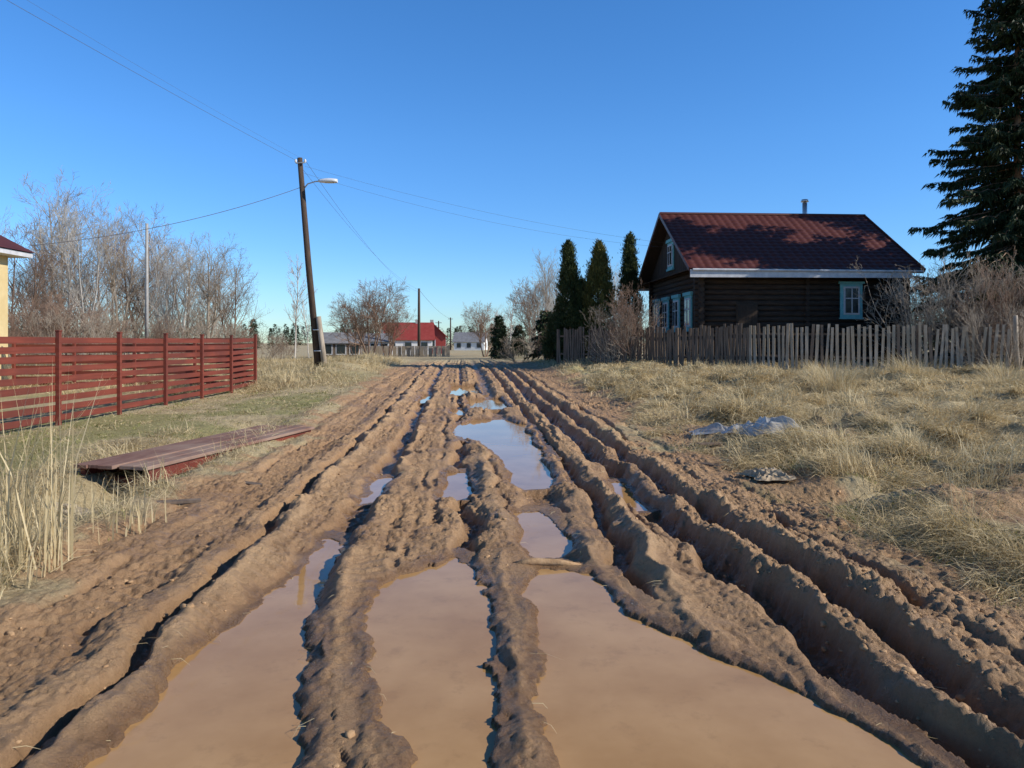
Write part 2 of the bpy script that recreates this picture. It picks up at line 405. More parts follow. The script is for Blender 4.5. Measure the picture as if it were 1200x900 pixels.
sel=(W[F]<.10).all(1)
for k,(lvl,poly) in enumerate(PUD):
    P=np.array(poly);lo=P.min(0)-.4;hi=P.max(0)+.4
    q=sel&(np.abs(WL[F]-lvl).max(1)<1e-6)
    cu=uf[F[:,0]];cv=vf[F[:,0]]
    q&=(cu>lo[0])&(cu<hi[0])&(cv>lo[1])&(cv<hi[1])
    if not q.any(): continue
    f=F[q];ids,inv=np.unique(f,return_inverse=True)
    mesh_np('puddle_water',np.stack([X[ids],vf[ids],np.full(len(ids),lvl)],1),inv.reshape(f.shape),wm,smooth=True)
print('ground',nu,nv)
# ---------------------------------------------------------------- grass blades
def grass_mesh(name,root,head,elev,L,wd,bend,mat,rnd):
    n=len(L);ce=np.cos(elev);se=np.sin(elev)
    dx=np.cos(head);dy=np.sin(head)
    d1=np.stack([dx*ce,dy*ce,se],1)
    e2=elev-bend;d2=np.stack([dx*np.cos(e2),dy*np.cos(e2),np.sin(e2)],1)
    sd=np.stack([-dy,dx,0*dx],1)
    tw=RNG.normal(0,.5,n)[:,None];sd=sd+np.array([0,0,1])*tw;sd/=np.linalg.norm(sd,axis=1)[:,None]
    p1=root+d1*(L*.5)[:,None];p2=p1+d2*(L*.5)[:,None]
    hw=(wd*.5)[:,None]
    V=np.stack([root-sd*hw,root+sd*hw,p1-sd*hw*.8,p1+sd*hw*.8,p2],1).reshape(-1,3)
    o=(np.arange(n)*5)[:,None,None]
    F=(np.array([[0,1,3],[0,3,2],[2,3,4]])[None]+o).reshape(-1,3)
    return mesh_np(name,V,F,mat,attrs={'rnd':np.repeat(rnd,5)})
def scatter(n,umin,umax,vmin,vmax,maxmud=.35,power=1.0):
    v=vmin*(vmax/vmin)**RNG.random(n) if power==1 else vmin+(vmax-vmin)*RNG.random(n)
    u=umin+(umax-umin)*RNG.random(n)
    z,mud,wet,W,WL=T(u,v,False)
    k=(mud<maxmud+RNG.random(n)*.25)
    return u[k],v[k],z[k]
def clumps(name,nc,per,umin,umax,vmin,vmax,L,elev,mat,spread=.12,wscale=1.0,maxmud=.35,power=1,dthr=.33):
    u,v,z=scatter(nc,umin,umax,vmin,vmax,maxmud,power)
    dens=fbm(u*.9,v*.8,101,4);k=dens+RNG.normal(0,.04,len(u))>dthr;u,v=u[k],v[k]
    n=len(u);hd=fbm(u*.8,v*.8,103,2)*12
    sc=.4+1.5*fbm(u*1.5,v*1.5,105,2)
    u=np.repeat(u,per)+RNG.normal(0,spread,n*per);v=np.repeat(v,per)+RNG.normal(0,spread,n*per)
    hd=np.repeat(hd,per)+RNG.normal(0,1.0,n*per);sc=np.repeat(sc,per)
    cr=np.repeat(np.clip(fbm(u[::per]*.7,v[::per]*.7,107,3)*1.6-.3,0,1)*.6+.4*RNG.random(n),per)
    z=T(u,v,False)[0]
    x,y=XY(u,v)
    LL=RNG.uniform(L[0],L[1],n*per)*sc
    el=np.clip(RNG.normal(elev[0],elev[1],n*per),.03,1.5)
    w=RNG.uniform(.003,.0065,n*per)*wscale*np.clip(v/7,1,3.2)
    rnd=np.clip(.5*cr+.5*RNG.random(n*per)+RNG.normal(0,.06,n*per),0,1)
    return grass_mesh(name,np.stack([x,y,z-.005],1),hd,el,LL,w,RNG.uniform(.2,1.1,n*per),mat,rnd)
clumps('dry_grass',6500,26,3.3,9,3.0,16,(.10,.36),(.28,.28),M_straw,.10,dthr=.43)
clumps('dry_grass',12500,26,3.4,19,8,34,(.14,.42),(.27,.26),M_straw,.15,1.1,dthr=.39)
clumps('dry_grass',2200,20,3.4,12,3,26,(.08,.2),(.15,.15),M_straw,.2,1.1,dthr=.2)
clumps('dry_grass',420,110,3.6,13,4.5,24,(.22,.5),(.75,.38),M_straw,.09,1.1,dthr=.3)
clumps('dry_grass',2200,22,-9,-2.9,3.5,30,(.04,.13),(.3,.3),M_straw)
clumps('dry_grass',700,22,-5.2,-3.0,3.5,14,(.15,.35),(.5,.4),M_straw,.1)
clumps('dry_grass',2200,24,3.8,26,20,48,(.2,.42),(.6,.35),M_straw,.2,1.2,power=0)
clumps('dry_grass',2000,22,-24,-3.6,24,50,(.2,.5),(.7,.35),M_straw,.2,1.2,power=0)
clumps('green_grass',2600,14,3.1,7,3.2,12,(.03,.08),(.9,.3),M_green,.1,maxmud=.6)
clumps('green_grass',1500,14,-9,-2.8,4.5,26,(.03,.07),(.9,.3),M_green,.12)
clumps('straw_litter',1500,5,-3.6,4.6,2.8,18,(.04,.16),(.06,.05),M_straw,.12,.7,maxmud=.85)
def tuft(name,x,y,n,r,L,elev,w,mat=M_straw,dark=0):
    a=RNG.random(n)*6.28;rr=r*np.sqrt(RNG.random(n));X_=x+np.cos(a)*rr;Y_=y+np.sin(a)*rr
    z=gz(X_,Y_)-.02
    hd=a+RNG.normal(0,.6,n)
    return grass_mesh(name,np.stack([X_,Y_,z],1),hd,np.clip(RNG.normal(elev,.22,n),.1,1.56),RNG.uniform(L*.5,L,n),RNG.uniform(.6,1.2,n)*w,RNG.uniform(.1,.7,n),mat,np.clip(RNG.random(n)*.9+.1,0,1))
for (x,y,n,r,L,e) in [(8.6,20.5,700,.55,1.15,1.15),(9.6,23,400,.6,.8,1.1),(7.2,24.5,300,.5,.8,1.1),(12.5,24,400,.7,.9,1.0),(14,22,400,.7,.8,.9),(11,24.5,300,.6,.8,1),(15.8,24.5,300,.6,.9,1),(6.7,18,260,.5,.4,.9),(10.5,17,300,.7,.5,.8),
                      (5.6,12.6,260,.5,.4,.5),(7.4,13.5,300,.6,.45,.6),(6.9,11.7,400,.6,.5,.5),(4.5,9.6,260,.4,.35,.5),(5.4,8.4,260,.4,.35,.4),(4.3,7.0,260,.45,.3,.4),(4.6,6.0,240,.5,.25,.4),(8.5,10.5,300,.6,.45,.6),(6.1,9.3,300,.5,.4,.5),(7.9,14.5,300,.6,.5,.5),(5.9,14.2,260,.5,.4,.5),(6.6,7.6,300,.5,.4,.5),(5.9,6.6,260,.5,.35,.5),(5.0,11,260,.5,.35,.5),(5.0,7.9,360,.5,.35,.4),(5.1,7.2,300,.5,.3,.4)]:
    tuft('grass_tussock',x,y,n,r,L,e,.012 if y>15 else .007)
def reeds(name,x,y,n,r,H):
    a=RNG.random(n)*6.28;rr=r*np.sqrt(RNG.random(n));X_=x+np.cos(a)*rr;Y_=y+np.sin(a)*rr*1.3
    grass_mesh(name,np.stack([X_,Y_,gz(X_,Y_)-.03],1),RNG.random(n)*6.28,np.clip(RNG.normal(1.44,.14,n),.6,1.57),RNG.uniform(.3,1,n)*H,RNG.uniform(.007,.018,n),RNG.uniform(0,.45,n),M_straw,.2+.6*RNG.random(n))
reeds('dry_reeds',-3.42,5.5,85,.22,1.65);reeds('dry_reeds',-3.35,5.1,50,.3,.6);reeds('dry_reeds',-4.2,7.4,60,.4,.6);reeds('dry_reeds',-4.9,7.4,60,.4,.8);reeds('dry_reeds',-3.9,8.2,40,.3,.45);reeds('dry_reeds',-3.3,6.6,40,.3,.5)
# ---------------------------------------------------------------- mud clods
def ico():
    import bmesh
    bm=bmesh.new();bmesh.ops.create_icosphere(bm,subdivisions=2,radius=1)
    V=np.array([v.co[:] for v in bm.verts]);F=np.array([[v.index for v in f.verts] for f in bm.faces]);bm.free();return V,F
IV,IF=ico()
n=4200
v=2.5*(26/2.5)**RNG.random(n);u=np.where(RNG.random(n)<.7,RNG.uniform(1.95,4.2,n),RNG.uniform(-3.1,1.6,n))
z,mud,wet,W_,_=T(u,v,True);k=(mud>.4)&(W_>.15)&(vn(u*2,v*1.5,111)>.42);u,v,z=u[k],v[k],z[k];n=len(u)
sz=np.exp(RNG.normal(-4.8,.5,n));sz=np.clip(sz,.004,.032)
nz=(RNG.random((n,len(IV),1))-.5)*.6+1
an=RNG.random(n)*6.28;sx=RNG.uniform(.8,1.7,n);szz=RNG.uniform(.4,.85,n)
P=IV[None]*nz*sz[:,None,None];px=P[...,0]*sx[:,None];py=P[...,1];pz=P[...,2]*szz[:,None]
x,y=XY(u,v)
VV=np.stack([px*np.cos(an)[:,None]-py*np.sin(an)[:,None]+x[:,None],px*np.sin(an)[:,None]+py*np.cos(an)[:,None]+y[:,None],pz+z[:,None]-(sz*.05)[:,None]],-1).reshape(-1,3)
FF=(IF[None]+(np.arange(n)*len(IV))[:,None,None]).reshape(-1,3)
mesh_np('mud_clods',VV,FF,M_clod,smooth=False)
# ---------------------------------------------------------------- trees
def tubes_np(paths,k=3):
    Vs=[];Fs=[];o=0;an=np.arange(k)*2*np.pi/k;ca=np.cos(an);sa=np.sin(an)
    for pts,rad in paths:
        m=len(pts);d=np.gradient(pts,axis=0);d/=np.linalg.norm(d,axis=1)[:,None]+1e-9
        ref=np.array([.31,.95,.02]) if abs(d[0,2])>.8 else np.array([0,0,1.])
        x=np.cross(d,ref);x/=np.linalg.norm(x,axis=1)[:,None]+1e-9;y=np.cross(x,d)
        R=pts[:,None]+(x[:,None]*ca[None,:,None]+y[:,None]*sa[None,:,None])*rad[:,None,None]
        Vs.append(R.reshape(-1,3))
        i=np.arange(m-1)[:,None]*k+np.arange(k)[None];j=np.arange(m-1)[:,None]*k+(np.arange(k)[None]+1)%k
        Fs.append(np.stack([i,j,j+k,i+k],-1).reshape(-1,4)+o);o+=m*k
    return np.concatenate(Vs),np.concatenate(Fs)
def grow(seed,H,stems=1,tilt=.15,spread=.8,kids=(12,7,5),r0=.1,up=.12,lr=(.35,.6),rmin=.009,t0=.25,base_r=.2):
    rg=np.random.default_rng(seed);paths=[]
    def br(p,d,L,r,lev):
        n=7 if lev==0 else (5 if lev==1 else 3)
        pts=[p.copy()];dirs=[d.copy()]
        for i in range(n):
            d=d+rg.normal(0,.07+.06*lev,3);d[2]+=up;d/=np.linalg.norm(d);p=p+d*L/n;pts.append(p.copy());dirs.append(d.copy())
        rad=np.maximum(np.linspace(r,r*.25,n+1),rmin*.7)
        pts=np.array(pts);paths.append((pts,rad))
        if lev<len(kids):
            for q in range(kids[lev]):
                t=rg.uniform(t0 if lev==0 else .15,1)*n;i=min(int(t),n-1);f=t-i
                pos=pts[i]*(1-f)+pts[i+1]*f;dd=dirs[i+1]
                rv=rg.normal(0,1,3);rv-=rv@dd*dd;rv/=np.linalg.norm(rv)+1e-9
                s=spread*rg.uniform(.6,1.3);nd=dd+rv*s;nd/=np.linalg.norm(nd)
                tt=t/n
                br(pos,nd,L*rg.uniform(*lr)*(1.2-.65*tt),max(r*(1-.65*tt)*.5,rmin),lev+1)
    for s in range(stems):
        a=rg.random()*6.28;tl=tilt*rg.uniform(.3,1.2)
        br(np.array([math.cos(a)*base_r*(stems>1),math.sin(a)*base_r*(stems>1),-.15]),np.array([math.cos(a)*tl,math.sin(a)*tl,1.]),H*rg.uniform(.75,1.),r0*rg.uniform(.7,1.1),0)
    return tubes_np(paths)
LIB={}
def lib(key,mat,**k):
    V,F=grow(**k);h=V[:,2].max();V=V/h
    me_ob=mesh_np('tmp_'+key,V,F,mat,smooth=True);me=me_ob.data;me.name=key;bpy.data.objects.remove(me_ob);LIB[key]=me
lib('alder_a',M_bark,seed=1,H=12,stems=3,tilt=.3,spread=.8,r0=.15,kids=(14,8,6),rmin=.010,t0=.15)
lib('alder_b',M_birch,seed=2,H=12,stems=4,tilt=.35,spread=.75,r0=.13,kids=(12,8,5),rmin=.010,t0=.15)
lib('alder_c',M_bark2,seed=3,H=12,stems=2,tilt=.2,spread=.85,r0=.16,kids=(18,9,6),rmin=.010,t0=.15)
lib('crown_round',M_bark2,seed=4,H=7,stems=4,tilt=.55,spread=1.0,r0=.15,kids=(14,8,6),up=.06,lr=(.4,.7),rmin=.012)
lib('birch',M_birch,seed=5,H=9,stems=1,tilt=.05,spread=.7,r0=.11,kids=(26,7,5),lr=(.2,.38),rmin=.008)
lib('shrub_a',M_bark2,seed=6,H=3,stems=14,tilt=.6,spread=.8,r0=.022,kids=(8,5,3),rmin=.005,base_r=.35,t0=.1)
lib('shrub_b',M_bark,seed=7,H=3,stems=16,tilt=.8,spread=.9,r0=.025,kids=(8,5,3),rmin=.005,base_r=.5,t0=.1)
def tree(name,key,x,y,h,w=1.0,rot=None,par=None):
    ob=bpy.data.objects.new(name,LIB[key]);scene.collection.objects.link(ob)
    ob.location=(x,y,gz1(x,y)-.05);ob.scale=(h*w,h*w,h);ob.rotation_euler[2]=random.random()*6.28 if rot is None else rot
    return ob
def px(p,d): return (p-600)/900*d
for (p,top,d,key,w) in [(55,200,56,'alder_a',1.1),(92,208,52,'alder_b',1),(132,240,54,'alder_a',1),(168,240,58,'alder_c',1),(205,258,56,'alder_b',1.1),(240,272,54,'alder_a',1.1),(272,292,60,'alder_c',1),(20,262,50,'alder_c',1.1),(110,235,62,'alder_c',1),(185,245,66,'alder_b',1),(225,275,64,'alder_a',1.1),(-30,240,55,'alder_b',1),(-90,230,60,'alder_a',1),
                        (150,290,60,'alder_b',1.3),(75,280,64,'alder_c',1.3),(250,310,66,'alder_b',1.3),(40,300,58,'alder_a',1.4)]:
    tree('bare_alder_tree',key,px(p,d),d,1.6+(402-top)/900*d,w)
tree('bare_birch_tree','birch',px(345,58),58,8.2,1.0);tree('bare_birch_tree','birch',px(362,70),70,6.3,1.0)
tree('bare_willow_tree','crown_round',px(434,72),72,7.9,1.05)
tree('bare_willow_tree','crown_round',px(417,76),76,6.2,.9);tree('bare_willow_tree','crown_round',px(455,76),76,6.2,.9)
for (p,top,d,key,w) in [(568,350,85,'crown_round',1),(598,338,80,'birch',1.3),(585,352,95,'alder_b',1),(640,290,62,'alder_a',1),(655,312,66,'alder_c',1),(628,325,70,'crown_round',.9),(648,330,60,'alder_b',1),(717,300,52,'alder_b',.8)]:
    tree('bare_tree',key,px(p,d),d,1.4+(402-top)/900*d,w)
for (p,top,d,key,w) in [(742,325,33.5,'shrub_a',.9),(728,345,34,'shrub_b',.8),(612,385,48,'shrub_b',1.3),(640,378,46,'shrub_a',1.1),(1100,300,31,'shrub_b',1),(1130,285,33,'shrub_a',1.0),(1160,300,30,'shrub_b',1),(1190,285,29,'shrub_a',1),(1215,300,31,'shrub_b',1),(1085,335,33,'shrub_a',.9),(1180,345,27.5,'shrub_b',1),(1140,330,31,'shrub_a',1),(1200,320,30,'shrub_a',1),
                        (12,325,38,'shrub_a',1),(50,320,42,'shrub_a',1.1),(85,345,40,'shrub_b',1.1),(125,350,44,'shrub_a',1.2),(160,358,46,'shrub_b',1.3),(200,362,46,'shrub_a',1.3),(240,368,48,'shrub_b',1.4),(275,375,50,'shrub_a',1.5),(305,382,55,'shrub_b',1.6),(330,384,60,'shrub_a',1.8),(-20,335,36,'shrub_a',1.2),(30,335,44,'shrub_a',1.3),(70,335,44,'shrub_a',1.3),(100,345,47,'shrub_a',1.3)]:
    tree('bare_shrub',key,px(p,d),d,1.0+(402-top)/900*d,w)
def tri_cloud(P,D,L,Wd,side=None):
    n=len(P);r=RNG.normal(0,1,(n,3)) if side is None else side
    s=np.cross(D,r);s/=np.linalg.norm(s,axis=1)[:,None]+1e-9
    hw=(Wd*.5)[:,None]
    V=np.stack([P-s*hw,P+s*hw,P+D*L[:,None]],1).reshape(-1,3)
    return V,np.arange(n*3).reshape(-1,3)
def spruce(name,x,y,H,R,seed=1,dens=1.0,wn=1.0):
    rg=np.random.default_rng(seed);e=empty(name,(x,y,gz1(x,y)-.1))
    Ps=[];Ds=[];Ls=[];Ws=[];Rn=[];paths=[(np.array([[0,0,0],[.02,0,H*.5],[0,.03,H]]),np.array([.25,.14,.02])*H/20)]
    z=.8
    while z<H-.3:
        t=z/H;nb=rg.integers(5,9)
        for k in range(nb):
            a=rg.random()*6.28
            L=R*((1-t)**.8+.02)*rg.uniform(.55,1.1)
            if rg.random()<.15: L*=.55
            up0=-.15+.45*t;n=8;s=np.linspace(0,1,n)
            rr=L*s;zz=z+L*(up0*s-(.55-.4*t)*s**1.3+.2*s**3)
            pts=np.stack([np.cos(a)*rr,np.sin(a)*rr,zz],1);pts[1:]+=rg.normal(0,.05,(n-1,3))
            paths.append((pts,np.linspace(.035*(1-t)+.01,.006,n)))
            m=int(L*75*dens)+12
            q=(rg.random(m)**.7)*(n-1);i=np.minimum(q.astype(int),n-2);f=(q-i)[:,None]
            p=pts[i]*(1-f)+pts[i+1]*f
            fr=np.array([np.cos(a),np.sin(a),0]);sd=np.array([-np.sin(a),np.cos(a),0])
            sg=rg.choice([-1,1],m)[:,None]
            ll=rg.uniform(.18,.55,m)*(1.1-.5*q/(n-1))*(.5+.7*(1-t))
            off=rg.random(m)[:,None]*ll[:,None]*1.3
            dd=fr*rg.uniform(.2,1,(m,1))+sd*sg*rg.uniform(.1,1,(m,1))+np.array([0,0,-1])*rg.uniform(.2,1.8,(m,1))
            dd/=np.linalg.norm(dd,axis=1)[:,None]
            Ps.append(p+(sd*sg*.7+fr*.3)*off-np.array([0,0,1])*off*.45);Ds.append(dd);Ls.append(ll);Ws.append(rg.uniform(.06,.13,m)*wn);Rn.append(np.clip(rg.random()*.5+rg.random(m)*.5,0,1))
        z+=rg.uniform(.14,.3)*(1.1-.3*t)
    V,F=tri_cloud(np.concatenate(Ps),np.concatenate(Ds),np.concatenate(Ls),np.concatenate(Ws))
    mesh_np('foliage',V,F,M_spr,e,attrs={'rnd':np.repeat(np.concatenate(Rn),3)})
    V,F=tubes_np(paths,5);mesh_np('trunk_and_limbs',V,F,M_bark2,e,smooth=True)
spruce('spruce_tree',21.7,33,20.5,5.1,3)
spruce('spruce_tree',27.5,36,17,4.5,4,.5)
spruce('spruce_tree',px(585,68),68,4.2,1.5,5,.8);spruce('spruce_tree',px(608,72),72,3.6,1.2,6,.8);spruce('spruce_tree',px(640,47),47,3.6,1.3,8,1)
def columnar(name,x,y,H,R,mat,seed,n=26000):
    rg=np.random.default_rng(seed);e=empty(name,(x,y,gz1(x,y)-.05))
    ns=420;t0=rg.random(ns)**.8;a0=rg.random(ns)*6.28
    prof=np.interp(t0,[0,.08,.3,.6,.85,1],[.75,1,1,.72,.34,.05])
    r0=R*prof*rg.uniform(.45,1.05,ns)
    Ls=rg.uniform(.35,.9,ns)*(1-.3*t0)
    k=rg.integers(0,ns,n);q=rg.random(n)**.9
    a=a0[k];w=.13*np.sin(np.pi*np.clip(q*.8+.15,0,1))
    cx=np.cos(a)*r0[k];cy=np.sin(a)*r0[k]
    P=np.stack([cx*(1+.15*q)+rg.normal(0,1,n)*w,cy*(1+.15*q)+rg.normal(0,1,n)*w,.1+t0[k]*(H-.75)+q*Ls[k]],1)
    lean=rg.normal(0,.02,2);P[:,0]+=lean[0]*P[:,2];P[:,1]+=lean[1]*P[:,2]
    D=np.stack([np.cos(a)*.4,np.sin(a)*.4,np.full(n,1.)],1)+rg.normal(0,.4,(n,3));D/=np.linalg.norm(D,axis=1)[:,None]
    V,F=tri_cloud(P,D,rg.uniform(.08,.2,n),rg.uniform(.03,.06,n))
    rn=np.clip(.55*rg.random(ns)[k]+.25*q+.25*rg.random(n),0,1)
    mesh_np('foliage',V,F,mat,e,attrs={'rnd':np.repeat(rn,3)})
    mb=MB();mb.tube([(0,0,0),(0,0,H*.5),(0,0,H*.85)],[.1,.06,.02],6);mb.obj('trunk',M_bark2,e)
columnar('thuja_tree',px(669,40),40,6.7,.68,M_thu,21);columnar('thuja_tree',px(701,40),40,6.5,.95,M_thu2,22,32000);columnar('thuja_tree',px(738,43),43,7.4,.62,M_thu,23)
columnar('thuja_tree',px(684,41.5),41.5,4.8,.7,M_thu,24,16000);columnar('thuja_tree',px(652,41),41,3.0,.6,M_thu,25,12000)
# distant woods
def forest(name,spec,seed):
    rg=np.random.default_rng(seed);Ps=[];Ds=[];Ls=[];Ws=[];Rn=[]
    for (x0,y0,x1,y1,nt_,h0,h1) in spec:
        for k in range(nt_):
            t=rg.random();x=x0+(x1-x0)*t+rg.normal(0,4);y=y0+(y1-y0)*t+rg.normal(0,12)
            h=rg.uniform(h0,h1);m=int(320);con=rg.random()<.55
            q=rg.random(m);a=rg.random(m)*6.28
            R=h*(.2*(1-q)+.015) if con else h*.3*np.sqrt(np.clip(1-(2*q-1)**2,0,1))
            rr=R*np.sqrt(rg.random(m))
            g0=gz1(x,y)
            zz=g0+h*(q if con else .15+.8*q)
            Ps.append(np.stack([x+np.cos(a)*rr,y+np.sin(a)*rr,zz],1))
            D=np.stack([np.cos(a),np.sin(a),np.full(m,-.3 if con else .8)],1)+rg.normal(0,.3,(m,3));D/=np.linalg.norm(D,axis=1)[:,None]
            Ds.append(D);Ls.append(rg.uniform(.05,.13,m)*h);Ws.append(rg.uniform(.02,.045,m)*h*(1 if con else .35));Rn.append(np.clip((rg.random(m)*.5) if con else (.6+.4*rg.random(m)),0,1))
    V,F=tri_cloud(np.concatenate(Ps),np.concatenate(Ds),np.concatenate(Ls),np.concatenate(Ws))
    mesh_np(name,V,F,M_for,attrs={'rnd':np.repeat(np.concatenate(Rn),3)})
forest('distant_forest',[(-420,420,60,400,230,8,12),(60,400,420,330,160,8,13),(55,105,110,100,34,9,13),(-160,150,-60,190,70,5,8),(-60,220,10,230,50,4.5,7),(70,150,190,130,60,8,13)],31)
# ---------------------------------------------------------------- red slatted fence
e=empty('red_slatted_fence',(0,0,0))
mp_=MB();ms=MB()
y0,y1=5.0,26.6;fx=lambda y:-8.75-.01*(y-13)
posts=list(np.arange(y1,y0,-2.35))
for k,y in enumerate(posts):
    g=gz1(fx(y),y);mp_.box((fx(y),y,g+.86),(.08,.08,1.92))
    mp_.box((fx(y),y,g+1.835),(.10,.10,.03))
for a,b2 in zip(posts[:-1],posts[1:]):
    for i in range(9):
        za=gz1(fx(a),a)+.16+i*.187+random.uniform(-.012,.012);zb=gz1(fx(b2),b2)+.16+i*.187+random.uniform(-.012,.012)
        off=-.052
        ms.beam((fx(a)+off,a-.004,za),(fx(b2)+off,b2+.004,zb),.022,.122)
mp_.obj('posts',M_red,e,bevel=.006);ms.obj('slats',M_red,e,bevel=.003)
mr=MB();
for xx in np.arange(-8.95,-17.5,-2.1):
    mr.box((xx,26.75,gz1(xx,26.75)+.85),(.09,.09,1.8))
for i in range(9):
    mr.beam((-8.9,26.8,gz1(-8.9,26.8)+.16+i*.187),(-17.4,26.8,gz1(-17.4,26.8)+.16+i*.187),.022,.122)
mr.obj('return_side',M_red,e,bevel=.003)
# ---------------------------------------------------------------- plank footbridge over the ditch
a=np.array([-4.85,9.3]);b2=np.array([-4.0,13.8]);L=np.linalg.norm(b2-a);ang=math.atan2(b2[1]-a[1],b2[0]-a[0])
tz=[gz1(a[0]+(b2[0]-a[0])*t-.5*s*.98,a[1]+(b2[1]-a[1])*t+.5*s*.18) for t in np.linspace(0,1,9) for s in(-1,0,1)]
e=empty('plank_footbridge',(a[0],a[1],max(tz)+.035),ang)
mb=MB()
for k in range(5): 
    o=.46-k*.215;mb.box((L/2+random.uniform(-.06,.06),o,.0+random.uniform(-.008,.008)),(L+random.uniform(-.14,.14),.20,.045),rz=random.uniform(-.01,.01))
mb.obj('deck_boards',M_deck,e,bevel=.006)
mb=MB()
for o in(-.42,.46): mb.box((L/2,o,-.105),(L-.15,.07,.16))
for k in range(5): mb.box((.4+k*(L-.8)/4,.02,-.25),(.14,1.05,.13))
mb.obj('side_beams',M_red,e,bevel=.006)
# ---------------------------------------------------------------- picket fence
e=empty('picket_fence',(0,0,0))
line=[(2.2,37.2),(6.4,32.5),(11,28.8),(17.8,27.3)]
cum=[0]
for p,q in zip(line[:-1],line[1:]): cum.append(cum[-1]+math.dist(p,q))
def at(s):
    for i in range(len(line)-1):
        if s<=cum[i+1]:
            t=(s-cum[i])/(cum[i+1]-cum[i]);p,q=line[i],line[i+1]
            return p[0]+(q[0]-p[0])*t,p[1]+(q[1]-p[1])*t,math.atan2(q[1]-p[1],q[0]-p[0])
    return (*line[-1],0)
top0=lambda s:2.28+.03*math.sin(s*.8)
md=MB();ml=MB();s=0
while s<cum[-1]:
    x,y,an=at(s);g=gz1(x,y);dark=s<10.0
    h=random.uniform(-.12,.08)
    wd=random.uniform(.085,.13) if dark else random.uniform(.085,.115)
    zt=top0(s)+h;zb=g-.02
    if s>16.5: zt-=.1
    if random.random()<.03: s+=wd;continue
    t=(md if dark or random.random()<.12 else ml)
    lean=random.gauss(0,.03 if s<16.5 else .08)
    t.box((x,y,(zt+zb)/2),(wd,.022,zt-zb),rz=an,rx=random.gauss(0,.02),ry=lean)
    s+=wd+(random.uniform(.015,.05) if dark else random.uniform(.05,.11))
mr=MB()
for s0 in np.arange(0,cum[-1]-.1,2.3):
    x,y,an=at(s0);x2,y2,_=at(min(s0+2.3,cum[-1]-.01));g=gz1(x,y)
    nx,ny=-math.sin(an)*.06,math.cos(an)*.06
    mr.tube([(x+nx*1.6,y+ny*1.6,g-.1),(x+nx*1.6,y+ny*1.6,top0(s0)-.02)],.065,7)
    for zz in(-.35,-1.2): mr.beam((x+nx,y+ny,top0(s0)+zz),(x2+nx,y2+ny,top0(s0)+zz),.05,.08)
md.obj('dark_pickets',M_gray2,e);ml.obj('pale_pickets',M_gray,e);mr.obj('rails_and_posts',M_gray2,e)
mb=MB();g=gz1(17.6,27.2);mb.tube([(17.9,27.2,g-.1),(17.85,27.2,g+1.0),(17.8,27.15,g+1.95)],[.09,.085,.07],8);mb.obj('wooden_gate_post',M_gray,smooth=True)
# ---------------------------------------------------------------- log house
HX,HY=8.5,34.7;HZ=.58
e=empty('log_house',(HX,HY,HZ),math.radians(3.6))
LW,DP=9.5,8.4
mb=MB();r=.13
for i in range(18):
    z=.14+i*.245
    mb.tube([(-.28,0,z),(LW+.28,0,z)],r,10);mb.tube([(-.28,DP,z),(LW+.28,DP,z)],r,10)
    mb.tube([(0,-.28,z+.12),(0,DP+.28,z+.12)],r,10);mb.tube([(LW,-.28,z+.12),(LW,DP+.28,z+.12)],r,10)
    if i%1==0: mb.tube([(4.9,-.22,z),(4.9,.2,z)],r*.95,10)
mb.obj('log_walls',M_log,e,smooth=True)
mb=MB();mb.box((LW/2,DP/2,2.25),(LW-.1,DP-.1,4.5));mb.box((LW/2,DP/2,-.25),(LW+.05,DP+.05,.6));mb.obj('wall_core',M_board,e)
ez,rz_,oy=4.26,7.5,.95;sl=(rz_-ez)/(DP/2+oy);x0,x1=-.75,LW+.42
mb=MB()
for xw in(-.0,LW):
    k=0;w=.16
    y=-.0
    while y<DP-.01:
        yc=y+w/2;top=rz_-sl*abs(yc-DP/2)-.22
        sg=-1 if xw<1 else 1
        mb.box((xw+sg*(.14+.008*(k%2)),yc,(4.35+top)/2),(.03,w-.008,max(top-4.35,.05)));y+=w;k+=1
    mb.box((xw+(-.3 if xw<1 else .2),DP/2,4.42),(.5,DP+.9,.05),ry=(-.3 if xw<1 else .3))
mb.obj('gable_boards',M_board,e)
def slope(sg,name):
    nx=int((x1-x0)/.05);L_=math.hypot(DP/2+oy,rz_-ez);ny=int(L_/.055)
    xs=np.linspace(x0,x1,nx+1);ts=np.linspace(0,1,ny+1);XX,TT=np.meshgrid(xs,ts)
    dist=TT*L_
    off=.035*np.abs(np.sin(XX*math.pi/.19*.5))**1+ .04*(1-((dist/.35)%1.0))
    yy=(DP/2)+sg*(DP/2+oy)*(1-TT);zz=ez+(rz_-ez)*TT
    nrm=np.array([0,sg*sl,1])/math.hypot(sl,1)
    V=np.stack([XX.ravel(),(yy+off*nrm[1]).ravel(),(zz+off*nrm[2]).ravel()],1)
    id_=np.arange((nx+1)*(ny+1)).reshape(ny+1,nx+1)
    F=np.stack([id_[:-1,:-1].ravel(),id_[:-1,1:].ravel(),id_[1:,1:].ravel(),id_[1:,:-1].ravel()],1)
    if sg>0: F=F[:,::-1]
    mesh_np(name,V,F,M_roof,e)
slope(-1,'roof_front_slope');slope(1,'roof_back_slope')
mb=MB();th=math.atan(sl);Ls=math.hypot(DP/2+oy,rz_-ez)
for sg in(-1,1):
    mb.box(((x0+x1)/2,DP/2+sg*(DP/2+oy)/2,(ez+rz_)/2-.075),(x1-x0-.02,Ls,.1),rx=-sg*th)
mb.obj('roof_deck',M_board,e)
mb=MB()
mb.tube([(x0-.02,DP/2,rz_+.05),(x1+.02,DP/2,rz_+.05)],.1,8)
